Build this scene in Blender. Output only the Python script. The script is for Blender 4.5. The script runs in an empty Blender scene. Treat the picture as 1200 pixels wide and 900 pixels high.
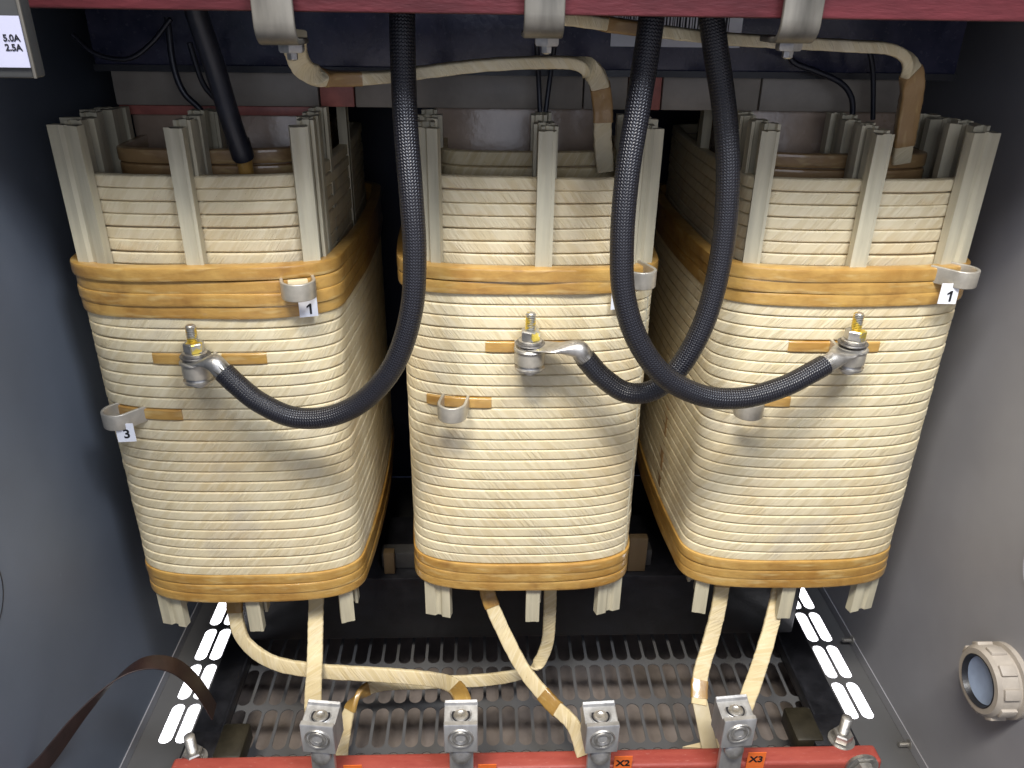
import bpy, bmesh, math, random
from mathutils import Vector, Matrix
random.seed(7)
S = bpy.context.scene
COL = S.collection
R = math.radians
CZ = 0.92            # camera height over the ground; drops below are measured from it

# ------------------------------------------------------------------ camera
F = 924.0
dv = Vector((566-600, 0-450, F)).normalized()       # direction of world +Y seen by the lens
nv = Vector((572-600, 2341-450, F)); nv = (nv - nv.dot(dv)*dv).normalized()
xv = nv.cross(dv).normalized()
if xv.x < 0: xv = -xv
CR = Vector((xv.x, dv.x, -nv.x)); CD = Vector((xv.y, dv.y, -nv.y)); CF = Vector((xv.z, dv.z, -nv.z))
CAM = Vector((0, 0, CZ))
cam = bpy.data.cameras.new('camera'); co = bpy.data.objects.new('camera', cam); COL.objects.link(co)
m = Matrix((CR, -CD, -CF)).transposed().to_4x4(); m.translation = CAM
co.matrix_world = m
cam.sensor_width = 36; cam.lens = F/1200*36; cam.clip_start = 0.01; cam.clip_end = 50
S.camera = co

def ray(px, py): return CR*((px-600)/F) + CD*((py-450)/F) + CF
def at(px, py, Y):
    r = ray(px, py); return CAM + r*(Y/r.y)
def atx(px, py, X):
    r = ray(px, py); return CAM + r*(X/r.x)
def W(X, Y, drop): return Vector((X, Y, CZ-drop))

# ------------------------------------------------------------------ helpers
def link(name, me, mat, parent=None, smooth=True):
    o = bpy.data.objects.new(name, me); COL.objects.link(o)
    if mat is not None: me.materials.append(mat)
    if smooth:
        me.polygons.foreach_set('use_smooth', [True]*len(me.polygons))
        me.set_sharp_from_angle(angle=R(38))
    if parent is not None: o.parent = parent; o.matrix_parent_inverse = parent.matrix_world.inverted()
    return o
def tag(o, label, cat, group=None, kind=None):
    if label: o['label'] = label
    if cat: o['category'] = cat
    if group: o['group'] = group
    if kind: o['kind'] = kind
    return o
def empty(name, loc, label, cat, group=None):
    o = bpy.data.objects.new(name, None); COL.objects.link(o); o.location = loc
    o.empty_display_size = .02
    o.matrix_world = Matrix.Translation(loc)
    return tag(o, label, cat, group)
def finish(bm, name, mat, parent=None, smooth=True):
    bmesh.ops.recalc_face_normals(bm, faces=bm.faces)
    me = bpy.data.meshes.new(name); bm.to_mesh(me); bm.free()
    return link(name, me, mat, parent, smooth)
def box(bm, a, b, bev=0.0, rot=None, seg=2):
    a = Vector(a); b = Vector(b); c = (a+b)/2; d = b-a
    M = Matrix.Translation(c) @ (rot.to_4x4() if rot is not None else Matrix.Identity(4)) @ Matrix.Diagonal((abs(d.x), abs(d.y), abs(d.z), 1))
    r = bmesh.ops.create_cube(bm, size=1, matrix=M)
    if bev:
        es = list({e for v in r['verts'] for e in v.link_edges})
        bmesh.ops.bevel(bm, geom=es, offset=bev, segments=seg, affect='EDGES', profile=.5)
def frame(n):
    n = Vector(n).normalized(); t = Vector((0,0,1)) if abs(n.z) < .9 else Vector((1,0,0))
    x = t.cross(n).normalized(); y = n.cross(x)
    return x, y, n
def lathe(bm, c, axis, prof, seg=28, sides=None):
    """prof = [(dist along axis, radius)]"""
    x, y, n = frame(axis); c = Vector(c); k = sides or seg
    rings = []
    for (d, r) in prof:
        rings.append([bm.verts.new(c + n*d + (x*math.cos(2*math.pi*i/k)+y*math.sin(2*math.pi*i/k))*max(r,1e-5)) for i in range(k)])
    for a, b in zip(rings, rings[1:]):
        for i in range(k): bm.faces.new((a[i], a[(i+1)%k], b[(i+1)%k], b[i]))
    bm.faces.new(rings[0]); bm.faces.new(rings[-1])
def cat(pts, n=12):
    P = [Vector(p) for p in pts]; P = [P[0]*2-P[1]] + P + [P[-1]*2-P[-2]]
    out = []
    for i in range(1, len(P)-2):
        for k in range(n):
            t = k/n; a, b, c, d = P[i-1:i+3]
            out.append(.5*((2*b) + (c-a)*t + (2*a-5*b+4*c-d)*t*t + (3*b-a-3*c+d)*t**3))
    out.append(P[-2]); return out
def sweep(path, sec, hints, name, mat, parent=None, cap=True, jitter=0, rs=0):
    """sec: closed list of (a,b): a along the width direction, b along the other. hints: one width vector or one per path point"""
    N = len(path); L = [0]
    for i in range(1, N): L.append(L[-1] + (path[i]-path[i-1]).length)
    per = [0]
    K = len(sec)
    for i in range(K): per.append(per[-1] + math.dist(sec[i], sec[(i+1)%K]))
    bm = bmesh.new(); uvl = bm.loops.layers.uv.new('UVMap'); rings = []
    rnd = random.Random(rs)
    last = None
    for i in range(N):
        t = (path[min(i+1,N-1)] - path[max(i-1,0)]).normalized()
        h = Vector(hints[i]) if isinstance(hints, list) else (Vector(hints) if hints is not None else (last or Vector((1,0,0.01))))
        w = (h - h.dot(t)*t)
        if w.length < 1e-4: w = last or Vector((0,1,0))
        w.normalize(); last = w
        b = t.cross(w)
        j = 1 + rnd.uniform(-jitter, jitter)
        rings.append([bm.verts.new(path[i] + w*s[0]*j + b*s[1]*j) for s in sec])
    for i in range(N-1):
        for k in range(K):
            f = bm.faces.new((rings[i][k], rings[i][(k+1)%K], rings[i+1][(k+1)%K], rings[i+1][k]))
            uv = [(L[i], per[k]), (L[i], per[k+1]), (L[i+1], per[k+1]), (L[i+1], per[k])]
            for lp, q in zip(f.loops, uv): lp[uvl].uv = q
    if cap: bm.faces.new(rings[0]); bm.faces.new(rings[-1])
    return finish(bm, name, mat, parent)
def circ(r, k=20): return [(r*math.cos(2*math.pi*i/k), r*math.sin(2*math.pi*i/k)) for i in range(k)]
def rrect(w, t, r=.0012):
    o = []
    for (cx, cy, a0) in ((w/2-r, t/2-r, 0), (-w/2+r, t/2-r, 90), (-w/2+r, -t/2+r, 180), (w/2-r, -t/2+r, 270)):
        for q in range(4): a = R(a0+30*q); o.append((cx+r*math.cos(a), cy+r*math.sin(a)))
    return o
def resample(path, ds):
    L = [0]
    for i in range(1, len(path)): L.append(L[-1]+(path[i]-path[i-1]).length)
    n = max(4, int(L[-1]/ds)); out = []; j = 0
    for k in range(n+1):
        s = L[-1]*k/n
        while j < len(L)-2 and L[j+1] < s: j += 1
        out.append(path[j].lerp(path[j+1], (s-L[j])/max(1e-9, L[j+1]-L[j])))
    return out
def text(name, s, size, M, mat, parent, depth=.0002, bold=True):
    c = bpy.data.curves.new(name, 'FONT'); c.body = s; c.size = size; c.extrude = depth
    c.align_x = 'CENTER'; c.align_y = 'CENTER'
    if bold: c.offset = size*.022
    t = bpy.data.objects.new(name+'_curve', c); COL.objects.link(t)
    bpy.context.view_layer.update()
    me = bpy.data.meshes.new_from_object(t.evaluated_get(bpy.context.evaluated_depsgraph_get()))
    bpy.data.objects.remove(t)
    me.transform(M); me.materials.clear()
    return link(name, me, mat, parent, smooth=False)
def facing(c, n, up=(0,0,1)):
    """matrix: local XY plane faces along n, local Y up"""
    n = Vector(n).normalized(); u = Vector(up); u = (u-u.dot(n)*n).normalized(); x = u.cross(n)
    M = Matrix((x, u, n)).transposed().to_4x4(); M.translation = Vector(c); return M

# ------------------------------------------------------------------ materials
class NT:
    def __init__(s, name):
        s.m = bpy.data.materials.new(name); s.m.use_nodes = True
        s.t = s.m.node_tree; s.b = s.t.nodes['Principled BSDF']; s.n = s.t.nodes
    def l(s, a, b): s.t.links.new(a, b)
    def node(s, kind, **kw):
        n = s.n.new(kind)
        for k, v in kw.items(): setattr(n, k, v)
        return n
    def math(s, op, a, b=None, clamp=False):
        n = s.n.new('ShaderNodeMath'); n.operation = op; n.use_clamp = clamp
        for i, v in enumerate((a, b)):
            if v is None: continue
            if isinstance(v, (int, float)): n.inputs[i].default_value = v
            else: s.l(v, n.inputs[i])
        return n.outputs[0]
    def comb(s, x, y, z=0.0):
        n = s.n.new('ShaderNodeCombineXYZ')
        for i, v in enumerate((x, y, z)):
            if isinstance(v, (int, float)): n.inputs[i].default_value = v
            else: s.l(v, n.inputs[i])
        return n.outputs[0]
    def sep(s, v):
        n = s.n.new('ShaderNodeSeparateXYZ'); s.l(v, n.inputs[0]); return n.outputs
    def noise(s, vec, scale, detail=3, rough=.55, dist=0):
        n = s.n.new('ShaderNodeTexNoise'); s.l(vec, n.inputs['Vector'])
        n.inputs['Scale'].default_value = scale; n.inputs['Detail'].default_value = detail
        n.inputs['Roughness'].default_value = rough; n.inputs['Distortion'].default_value = dist
        return n.outputs[0]
    def ramp(s, f, stops):
        n = s.n.new('ShaderNodeValToRGB'); e = n.color_ramp.elements
        while len(e) < len(stops): e.new(.5)
        for i, (p, c) in enumerate(stops):
            e[i].position = p; e[i].color = (c, c, c, 1) if isinstance(c, (int, float)) else (*c, 1)
        s.l(f, n.inputs[0]); return n.outputs[0]
    def mix(s, f, a, b, mode='MIX'):
        n = s.n.new('ShaderNodeMix'); n.data_type = 'RGBA'; n.blend_type = mode
        for sock, v in ((n.inputs[0], f), (n.inputs[6], a), (n.inputs[7], b)):
            if isinstance(v, (int, float)): sock.default_value = v
            elif isinstance(v, tuple): sock.default_value = (*v, 1)
            else: s.l(v, sock)
        return n.outputs[2]
    def bump(s, h, strength=.5, dist=.001, prev=None):
        n = s.n.new('ShaderNodeBump'); n.inputs['Strength'].default_value = strength; n.inputs['Distance'].default_value = dist
        s.l(h, n.inputs['Height'])
        if prev is not None: s.l(prev, n.inputs['Normal'])
        return n.outputs[0]
    def set(s, base=None, rough=None, metal=None, normal=None, **kw):
        for k, v in (('Base Color', base), ('Roughness', rough), ('Metallic', metal), ('Normal', normal)):
            if v is None: continue
            i = s.b.inputs[k]
            if isinstance(v, tuple): i.default_value = (*v, 1)
            elif isinstance(v, (int, float)): i.default_value = v
            else: s.l(v, i)
        for k, v in kw.items(): s.b.inputs[k.replace('_', ' ')].default_value = v
        return s.m

def paper(name, sgn=1, base=(.63,.525,.315), hi=(.73,.64,.43), amber=(.60,.42,.19), dirt=.35, small=1.0):
    t = NT(name); uv = t.node('ShaderNodeUVMap').outputs[0]; u, v, _ = t.sep(uv)
    obj = t.node('ShaderNodeTexCoord').outputs['Object']
    a = R(52)
    v = t.math('MULTIPLY', v, sgn)
    p = t.math('SUBTRACT', t.math('MULTIPLY', u, math.sin(a)), t.math('MULTIPLY', v, math.cos(a)))
    q = t.math('ADD', t.math('MULTIPLY', u, math.cos(a)), t.math('MULTIPLY', v, math.sin(a)))
    w = t.comb(t.math('MULTIPLY', p, 150*small), t.math('MULTIPLY', q, 13*small))
    n1 = t.noise(w, 1.6, 3, .6, .3)
    w2 = t.comb(t.math('MULTIPLY', p, 55*small), t.math('MULTIPLY', q, 7*small))
    n2 = t.noise(w2, 1.9, 1, .5, .2)
    # sharp folds: absolute value ridges, appearing in patches
    rid = t.math('SUBTRACT', 1.0, t.math('MULTIPLY', t.math('ABSOLUTE', t.math('SUBTRACT', n1, .5)), 9.0), clamp=True)
    patch = t.ramp(t.noise(t.comb(u, v), 28, 2), [(.38, 0.0), (.62, 1.0)])
    rid = t.math('MULTIPLY', rid, t.math('ADD', t.math('MULTIPLY', patch, .85), .15))
    rid2 = t.math('SUBTRACT', 1.0, t.math('MULTIPLY', t.math('ABSOLUTE', t.math('SUBTRACT', n2, .5)), 14.0), clamp=True)
    big = t.noise(obj, 9, 3, .6); fine = t.noise(t.comb(u, v), 700, 2, .6)
    c = t.mix(t.ramp(n2, [(.15, 0.0), (.85, 1.0)]), base, hi)
    c = t.mix(t.ramp(big, [(.52, 0.0), (.75, .40)]), c, amber)
    st = t.ramp(t.noise(t.comb(u, t.math('MULTIPLY', v, 2)), 16, 3, .6), [(.60, 0.0), (.76, .55)])
    c = t.mix(st, c, amber)
    c = t.mix(t.math('MULTIPLY', rid, .26), c, (.50,.36,.16))
    c = t.mix(t.math('MULTIPLY', rid2, .22), c, (.86,.78,.60))
    d = t.ramp(t.noise(obj, 14, 2), [(.58, 0.0), (.76, dirt)])
    c = t.mix(d, c, (.36,.33,.30))
    sp = t.ramp(t.noise(obj, 420, 1), [(.78, 0.0), (.82, .6)])
    c = t.mix(sp, c, (.16,.10,.05))
    h = t.math('ADD', t.math('ADD', rid, t.math('MULTIPLY', rid2, .35)), t.math('MULTIPLY', fine, .12))
    h = t.math('ADD', h, t.math('MULTIPLY', n2, .8))
    return t.set(base=c, rough=.62, normal=t.bump(h, .75, .0005), **{'Specular IOR Level': .35})
def amber(name, a=(.36,.180,.036), b=(.52,.315,.085), dark=(.19,.080,.015), rough=.34):
    t = NT(name); uv = t.node('ShaderNodeUVMap').outputs[0]; u, v, _ = t.sep(uv)
    obj = t.node('ShaderNodeTexCoord').outputs['Object']
    g = t.noise(t.comb(t.math('MULTIPLY', u, 14), t.math('MULTIPLY', v, 70)), 1.5, 4, .6, .5)
    n = t.noise(obj, 22, 4, .6)
    c = t.mix(t.ramp(n, [(.3, 0.0), (.7, 1.0)]), a, b)
    c = t.mix(t.ramp(g, [(.52, 0.0), (.76, .5)]), c, dark)
    c = t.mix(t.ramp(t.noise(obj, 38, 3), [(.57, 0.0), (.78, .6)]), c, dark)
    c = t.mix(t.ramp(t.noise(t.comb(t.math('MULTIPLY', u, 9), t.math('MULTIPLY', v, 40)), 3.1, 2), [(.55, 0.0), (.75, .55)]), c, (.66,.50,.22))
    h = t.math('ADD', t.noise(obj, 160, 3), t.math('MULTIPLY', g, .9))
    return t.set(base=c, rough=rough, normal=t.bump(h, .45, .0012), Coat_Weight=.7, Coat_Roughness=.12)
def plain(name, c, rough=.5, metal=0, var=.25, sc=40, bump=.15, bd=.0005, stretch=(1,1,1), **kw):
    t = NT(name); obj = t.node('ShaderNodeTexCoord').outputs['Object']
    mp = t.node('ShaderNodeMapping'); t.l(obj, mp.inputs[0]); mp.inputs['Scale'].default_value = stretch
    n = t.noise(mp.outputs[0], sc, 4, .6); n2 = t.noise(mp.outputs[0], sc*7, 2, .6)
    dk = tuple(x*(1-var) for x in c); lt = tuple(min(1, x*(1+var)) for x in c)
    col = t.mix(t.ramp(n, [(.3, 0.0), (.7, 1.0)]), dk, lt)
    r = t.math('ADD', t.math('MULTIPLY', n, .25), rough-.12)
    return t.set(base=col, rough=r, metal=metal, normal=t.bump(t.math('ADD', n2, n), bump, bd), **kw)

M = {}
M['paper'] = paper('cream_paper_wrap')
M['paper_mirror'] = paper('cream_paper_wrap_reverse', -1)
M['lead_paper'] = paper('lead_paper_wrap', 1, base=(.53,.42,.22), hi=(.66,.55,.33), dirt=.2)
M['amber'] = amber('varnished_tape')
M['amber_lead'] = amber('lead_varnished_tape', (.27,.145,.032), (.40,.24,.06), (.13,.05,.012), .42)
M['amber_dull'] = amber('dull_varnished_tape', (.30,.17,.06), (.40,.25,.11), (.16,.08,.03), .5)
M['stick'] = plain('fibreglass_stick', (.52,.47,.33), .5, 0, .22, 60, .2, stretch=(1,1,.08))
M['hole_shade'] = plain('hole_shade_black', (.012,.012,.015), .45)
M['alu'] = plain('worn_aluminium', (.52,.51,.49), .44, .75, .18, 90, .25, stretch=(1,1,.25))
M['zinc'] = plain('dull_zinc', (.50,.48,.44), .42, .9, .25, 120, .25)
M['loop'] = plain('tinned_loop', (.50,.46,.38), .38, .55, .18, 60, .2)
M['tinned'] = plain('tinned_strap', (.19,.175,.145), .48, .6, .4, 45, .2, stretch=(1,1,.2))
M['darkzinc'] = plain('dark_washer_steel', (.20,.19,.18), .4, .8, .3, 120, .2)
def goldmat():
    t = NT('yellow_passivated_zinc'); obj = t.node('ShaderNodeTexCoord').outputs['Object']
    n = t.noise(obj, 110, 2, .5)
    c = t.mix(t.ramp(n, [(.47, 0.0), (.53, 1.0)]), (.50,.49,.45), (.80,.62,.12))
    return t.set(base=c, rough=.36, metal=.8)
M['gold'] = goldmat()
M['black'] = plain('black_steel', (.010,.010,.012), .38, 0, .4, 50, .3)
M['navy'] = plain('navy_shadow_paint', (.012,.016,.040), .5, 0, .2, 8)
M['wire'] = plain('black_wire', (.012,.013,.02), .35)
M['white'] = plain('label_white', (.80,.80,.82), .45, 0, .04, 30, .05)
M['white_shaded'] = plain('shaded_white_label', (.40,.40,.50), .5, 0, .05, 30, .05)  # white label with its shade put into the colour
M['ink'] = plain('ink', (.008,.008,.010), .5, 0, .05)
M['orange'] = plain('orange_label', (.85,.17,.03), .45, 0, .06, 40, .1)
M['kraft'] = plain('insulation_sheet', (.40,.30,.22), .24, 0, .25, 18, .3, .001)
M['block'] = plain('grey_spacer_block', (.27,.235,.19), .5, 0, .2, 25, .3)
M['shadeblock'] = plain('shaded_grey_block', (.05,.048,.045), .5, 0, .2, 25, .3)  # spacer block grey darkened for the shade between the coils
M['wedge'] = plain('stained_wood', (.13,.085,.04), .5, 0, .3, 30, .3, stretch=(1,1,.1))
M['redblock'] = plain('red_spacer_block', (.40,.13,.10), .5, 0, .3, 40, .3)
M['strap'] = plain('brown_strap', (.020,.009,.007), .42, 0, .3, 60, .3)
M['fitting'] = plain('beige_fitting', (.37,.325,.27), .5, 0, .12, 40, .15)
M['glass'] = plain('daylit_lens', (.45,.56,.76), .22, .35, .3, 12, .1)  # pale blue painted in for daylight showing through the lens
M['olive'] = plain('olive_plate', (.028,.023,.013), .45, .3, .4, 40, .3)
M['ground'] = plain('pale_concrete', (.52,.50,.51), .8, 0, .18, 60, .4, .001)
M['sheet'] = plain('brown_shade_sheet', (.19,.155,.13), .8, 0, .35, 14, .4, .001)
M['panelgrey'] = plain('grey_box_paint', (.045,.045,.042), .5, 0, .08, 30, .1)
M['plastic'] = plain('clear_sleeve', (.45,.38,.24), .2, 0, .1, 30, .2)
def redpaint():
    t = NT('red_fibreglass_board'); obj = t.node('ShaderNodeTexCoord').outputs['Object']
    mp = t.node('ShaderNodeMapping'); t.l(obj, mp.inputs[0]); mp.inputs['Scale'].default_value = (.25, 1, 1)
    n = t.noise(mp.outputs[0], 60, 5, .7); n2 = t.noise(mp.outputs[0], 500, 3, .7)
    c = t.mix(t.ramp(n, [(.3, 0.0), (.75, 1.0)]), (.27,.040,.028), (.38,.078,.052))
    c = t.mix(t.ramp(n2, [(.62, 0.0), (.75, .5)]), c, (.55,.25,.20))
    return t.set(base=c, rough=.55, normal=t.bump(t.math('ADD', n, t.math('MULTIPLY', n2, .4)), .5, .0010))
M['red'] = redpaint()
M['red_shaded'] = plain('shaded_red_board', (.125,.020,.024), .6, 0, .35, 50, .5, .001, stretch=(.25,1,1))  # red board darkened, the top beam's shade is put into the colour
def yokemat():
    t = NT('navy_varnished_core'); obj = t.node('ShaderNodeTexCoord').outputs['Object']
    n = t.noise(obj, 24, 4, .6, .6); n2 = t.noise(obj, 160, 3)
    c = t.mix(t.ramp(n, [(.35, 0.0), (.75, 1.0)]), (.014,.017,.040), (.060,.058,.095))
    return t.set(base=c, rough=t.math('ADD', t.math('MULTIPLY', n2, .25), .12), normal=t.bump(t.math('ADD', n, t.math('MULTIPLY', n2, .25)), .35, .002), Coat_Weight=.4, Coat_Roughness=.12)
M['yoke'] = yokemat()
def wallpaint(name, c):
    t = NT(name); obj = t.node('ShaderNodeTexCoord').outputs['Object']
    n = t.noise(obj, 5, 4, .6); n2 = t.noise(obj, 900, 2); sc = t.noise(obj, 90, 4, .7)
    col = t.mix(t.ramp(n, [(.3, 0.0), (.7, 1.0)]), tuple(x*.88 for x in c), tuple(x*1.12 for x in c))
    col = t.mix(t.ramp(sc, [(.66, 0.0), (.80, .25)]), col, tuple(x*1.7 for x in c))
    return t.set(base=col, rough=t.math('ADD', t.math('MULTIPLY', n, .2), .38), normal=t.bump(n2, .12, .0004))
M['wall_l'] = wallpaint('shaded_grey_paint', (.130,.150,.182))  # cabinet grey with the left wall's weaker, bluer light put into the colour
M['wall_r'] = wallpaint('grey_paint', (.275,.270,.280))
M['floor'] = wallpaint('dusty_floor_paint', (.092,.090,.088))
def braid():
    t = NT('black_braided_sleeve'); uv = t.node('ShaderNodeUVMap').outputs[0]; u, v, _ = t.sep(uv)
    vv = t.math('DIVIDE', v, .0625)     # 0..1 round the cable
    ph = t.math('MULTIPLY', u, 2*math.pi*400)
    w = t.math('MULTIPLY', vv, 2*math.pi*22)
    a = t.math('SINE', t.math('ADD', ph, w)); b = t.math('SINE', t.math('SUBTRACT', ph, w))
    cell = t.math('SINE', t.math('MULTIPLY', vv, 2*math.pi*22))
    chk = t.math('GREATER_THAN', cell, 0)
    h = t.math('ADD', t.math('MULTIPLY', a, chk), t.math('MULTIPLY', b, t.math('SUBTRACT', 1.0, chk)))
    h = t.math('ADD', h, t.math('MULTIPLY', t.math('ABSOLUTE', cell), .5))
    f = t.noise(uv, 2500, 1)
    c = t.mix(t.ramp(h, [(.2, 0.0), (.95, 1.0)]), (.004,.004,.007), (.016,.016,.021))
    return t.set(base=c, rough=.34, normal=t.bump(h, .5, .0004), **{'Specular IOR Level': .6})
M['braid'] = braid()

# ------------------------------------------------------------------ coil outline
YC = .90
def outline(a, c, b, n, N=200, bulge=.012):
    """a half width, c depth of the rounded ends, b half depth; returns points and outward normals, starting at the middle of the back"""
    raw = []
    K = 400
    for i in range(K):
        th = 2*math.pi*i/K + math.pi/2
        cx, sy = math.cos(th), math.sin(th)
        x = a*math.copysign(abs(cx)**(2/n), cx); y = c*math.copysign(abs(sy)**(2/n), sy)
        y += (b-c)*(1 if sy > 0 else -1)
        raw.append(Vector((x, y)))
    raw2 = []
    for p, q in zip(raw, raw[1:]+raw[:1]):
        k = max(1, int((q-p).length/.004))
        for j in range(k): raw2.append(p.lerp(q, j/k))
    raw2 = [Vector((p.x + math.copysign(bulge*(1-(p.y/b)**2), p.x)*min(1, abs(p.x)/a*1.0), p.y)) for p in raw2]
    L = [0]
    for p, q in zip(raw2, raw2[1:]+raw2[:1]): L.append(L[-1]+(q-p).length)
    T = L[-1]; pts = []; j = 0
    raw2.append(raw2[0])
    for k in range(N):
        s = T*k/N
        while L[j+1] < s: j += 1
        pts.append(raw2[j].lerp(raw2[j+1], (s-L[j])/(L[j+1]-L[j])))
    nor = []
    for k in range(N):
        d = pts[(k+1)%N]-pts[k-1]; nn = Vector((d.y, -d.x)).normalized()
        if nn.dot(pts[k]) < 0: nn = -nn
        nor.append(nn)
    return pts, nor, T
OUT, NOR, PER = outline(.1190, .046, .200, 3.0)
NO = len(OUT)
SMALL = outline(.085, .030, .1365, 3.0, bulge=.004)
def opt(idx, off):
    k = int(idx) % NO; f = idx-int(idx); p = OUT[k].lerp(OUT[(k+1)%NO], f); n = NOR[k].lerp(NOR[(k+1)%NO], f).normalized()
    return p + n*off, n
def idx_front(x):
    """outline index of the front face at local x"""
    best = min((k for k in range(NO) if OUT[k].y < -.12), key=lambda k: abs(OUT[k].x-x))
    return best
TURN = .0122
def wob(rnd, amp):
    ks = [(rnd.randint(1, 3), rnd.uniform(0, 6.28), rnd.uniform(.4, 1)) for _ in range(2)] + [(rnd.randint(5, 11), rnd.uniform(0, 6.28), rnd.uniform(.15, .45))]
    return lambda a: amp*sum(w*math.sin(k*a+p) for k, p, w in ks)/1.2
def add_turn(bm, uvl, cx, ztop, h, off, rnd, thick=.007, wz=.00025, wr=.0003, soft=.0010, i0=0, i1=None, extra=None, ol=None):
    OUT, NOR = (ol or (globals()['OUT'], globals()['NOR']))[:2]
    """one conductor turn as a closed ring (or an arc i0..i1) with a rounded outer face"""
    g = .00050
    prof = [(-thick, -g), (-soft, -g), (-.0004, -g-soft*.4), (0, -g-soft*1.1), (.00004, -g-soft*1.8), (.00004, -h+g+soft*1.8), (0, -h+g+soft*1.1), (-.0004, -h+g+soft*.4), (-soft, -h+g), (-thick, -h+g)]
    f1, f2 = wob(rnd, wz), wob(rnd, wr); sh = rnd.uniform(0, 3)
    full = i1 is None
    n = NO if full else (i1-i0+1)
    rings = []
    for q in range(n):
        k = (i0+q) % NO; a = 2*math.pi*k/NO
        e = extra(k) if extra else 0
        dz, dr = f1(a), f2(a)+e
        if not full:
            edge = min(q, n-1-q)
            if edge == 0: dr -= .0006
        rings.append([bm.verts.new((cx + OUT[k].x + NOR[k].x*(off+dr+p[0]), YC + OUT[k].y + NOR[k].y*(off+dr+p[0]), ztop+dz+p[1])) for p in prof])
    m = n if full else n-1
    ds = PER/NO
    for q in range(m):
        A, B = rings[q], rings[(q+1)%n]
        for j in range(len(prof)-1):
            f = bm.faces.new((A[j], B[j], B[j+1], A[j+1]))
            u0, u1 = (i0+q)*ds+sh, (i0+q+1)*ds+sh; v0, v1 = prof[j][1]-prof[j][0]*.3, prof[j+1][1]-prof[j+1][0]*.3
            for lp, t in zip(f.loops, ((u0,v0),(u1,v0),(u1,v1),(u0,v1))): lp[uvl].uv = t
        f = bm.faces.new((A[-1], B[-1], B[0], A[0]))
    if not full: bm.faces.new(rings[0]); bm.faces.new(rings[-1])
def newbm():
    bm = bmesh.new(); return bm, bm.loops.layers.uv.new('UVMap')

ZT = CZ-.222                      # top of the outer winding
NT_ = 32
def stick_section(kind):
    if kind == 'wide':            # corrugated duct stick: two ridges and a valley
        return [(-.0150,-.005),(-.0150,.004),(-.0035,.004),(-.001,.001),(.003,.001),(.0055,.004),(.0150,.004),(.0150,-.005),(.009,-.005),(.006,-.0015),(.001,-.0015),(-.003,-.005)]
    if kind == 'edge':
        return [(-.0075,-.006),(-.0075,.006),(-.0045,.006),(-.003,.003),(.003,.003),(.0045,.006),(.0075,.006),(.0075,-.006),(.0045,-.006),(.003,-.003),(-.003,-.003),(-.0045,-.006)]
    return [(-.0078,-.005),(-.0078,.0048),(-.0030,.0052),(-.0022,.0047),(.0042,.0047),(.0050,.0052),(.0078,.0048),(.0078,-.005)]
def stick(parent, X, Y, d0, d1, kind='single', yaw=0, lean=0):
    sec = stick_section(kind); bm = bmesh.new(); c, s = math.cos(yaw), math.sin(yaw)
    rings = []
    for q in range(5):
        z = CZ-d0 + (d0-d1)*q/4 if False else CZ-(d0+(d1-d0)*q/4)
        rings.append([bm.verts.new((X + lean*(1-q/4) + a*c - b*s, Y + a*s + b*c, z + (random.uniform(-.0006,.0006) if q == 0 else 0))) for a, b in [(p, -r) for p, r in sec]])
    for A, B in zip(rings, rings[1:]):
        for k in range(len(sec)): bm.faces.new((A[k], A[(k+1)%len(sec)], B[(k+1)%len(sec)], B[k]))
    bm.faces.new(rings[0]); bm.faces.new(rings[-1])
    return finish(bm, 'spacer_stick', M['stick'], parent)

def band_path(off, i0, i1, cx, z, n=None):
    return [Vector((cx+OUT[k%NO].x+NOR[k%NO].x*off, YC+OUT[k%NO].y+NOR[k%NO].y*off, z)) for k in range(i0, i1+1)]

def tap_loop(parent, base, normal, w=.026, proj=.022, h=.0165, paper_fill=True, th=.0030):
    """U shaped flat metal band standing out of the winding"""
    n = Vector((normal[0], normal[1], 0)).normalized(); x = Vector((-n.y, n.x, 0))
    if x.x < 0: x = -x
    pts = []
    r = w/2
    pts.append(-x*r*.95 - n*.012)
    for q in range(13):
        a = math.pi*q/12
        pts.append(-x*r*math.cos(a) + n*(proj-r + r*math.sin(a)))
    pts.append(x*r*.95 - n*.012)
    path = [Vector(base)+p for p in pts]
    o = sweep(path, rrect(h, th, .0009), (0,0,1), 'tap_loop', M['loop'], parent)
    if paper_fill:
        bm = bmesh.new(); b = Vector(base)
        box(bm, b+Vector((-r*.62, -.003, -h*.42)), b+Vector((r*.62, .003, h*.46)), .0008)
        for v in bm.verts:
            d = v.co-b; v.co = b + x*d.x + n*(d.y+proj*.35) + Vector((0,0,d.z))
        finish(bm, 'paper_filler', M['lead_paper'], o)
    return o
def number_label(parent, c, n, s, w=.017, h=.020):
    Mx = facing(c, n)
    bm = bmesh.new(); box(bm, (-w/2,-h/2,-.0003), (w/2,h/2,.0003)); bm.transform(Mx)
    o = finish(bm, 'number_label', M['white'], parent, False)
    if s == '1':
        bm = bmesh.new(); h2 = .0052
        P = [(.0002,-h2),(.0022,-h2),(.0022,h2),(.0006,h2),(-.0024,h2*.52),(-.0024,h2*.20),(.0002,h2*.50)]
        A = [bm.verts.new((x+.0008, y-.0022, .0005)) for x, y in P]; B = [bm.verts.new((x+.0008, y-.0022, .0008)) for x, y in P]
        for k in range(7): bm.faces.new((A[k], A[(k+1)%7], B[(k+1)%7], B[k]))
        bm.faces.new(A); bm.faces.new(B); bm.transform(Mx); finish(bm, 'numeral', M['ink'], o, False)
    else:
        text('numeral', s, .0135, Mx @ Matrix.Translation((.001,-.0015,.0005)), M['ink'], o)
    return o
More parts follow.
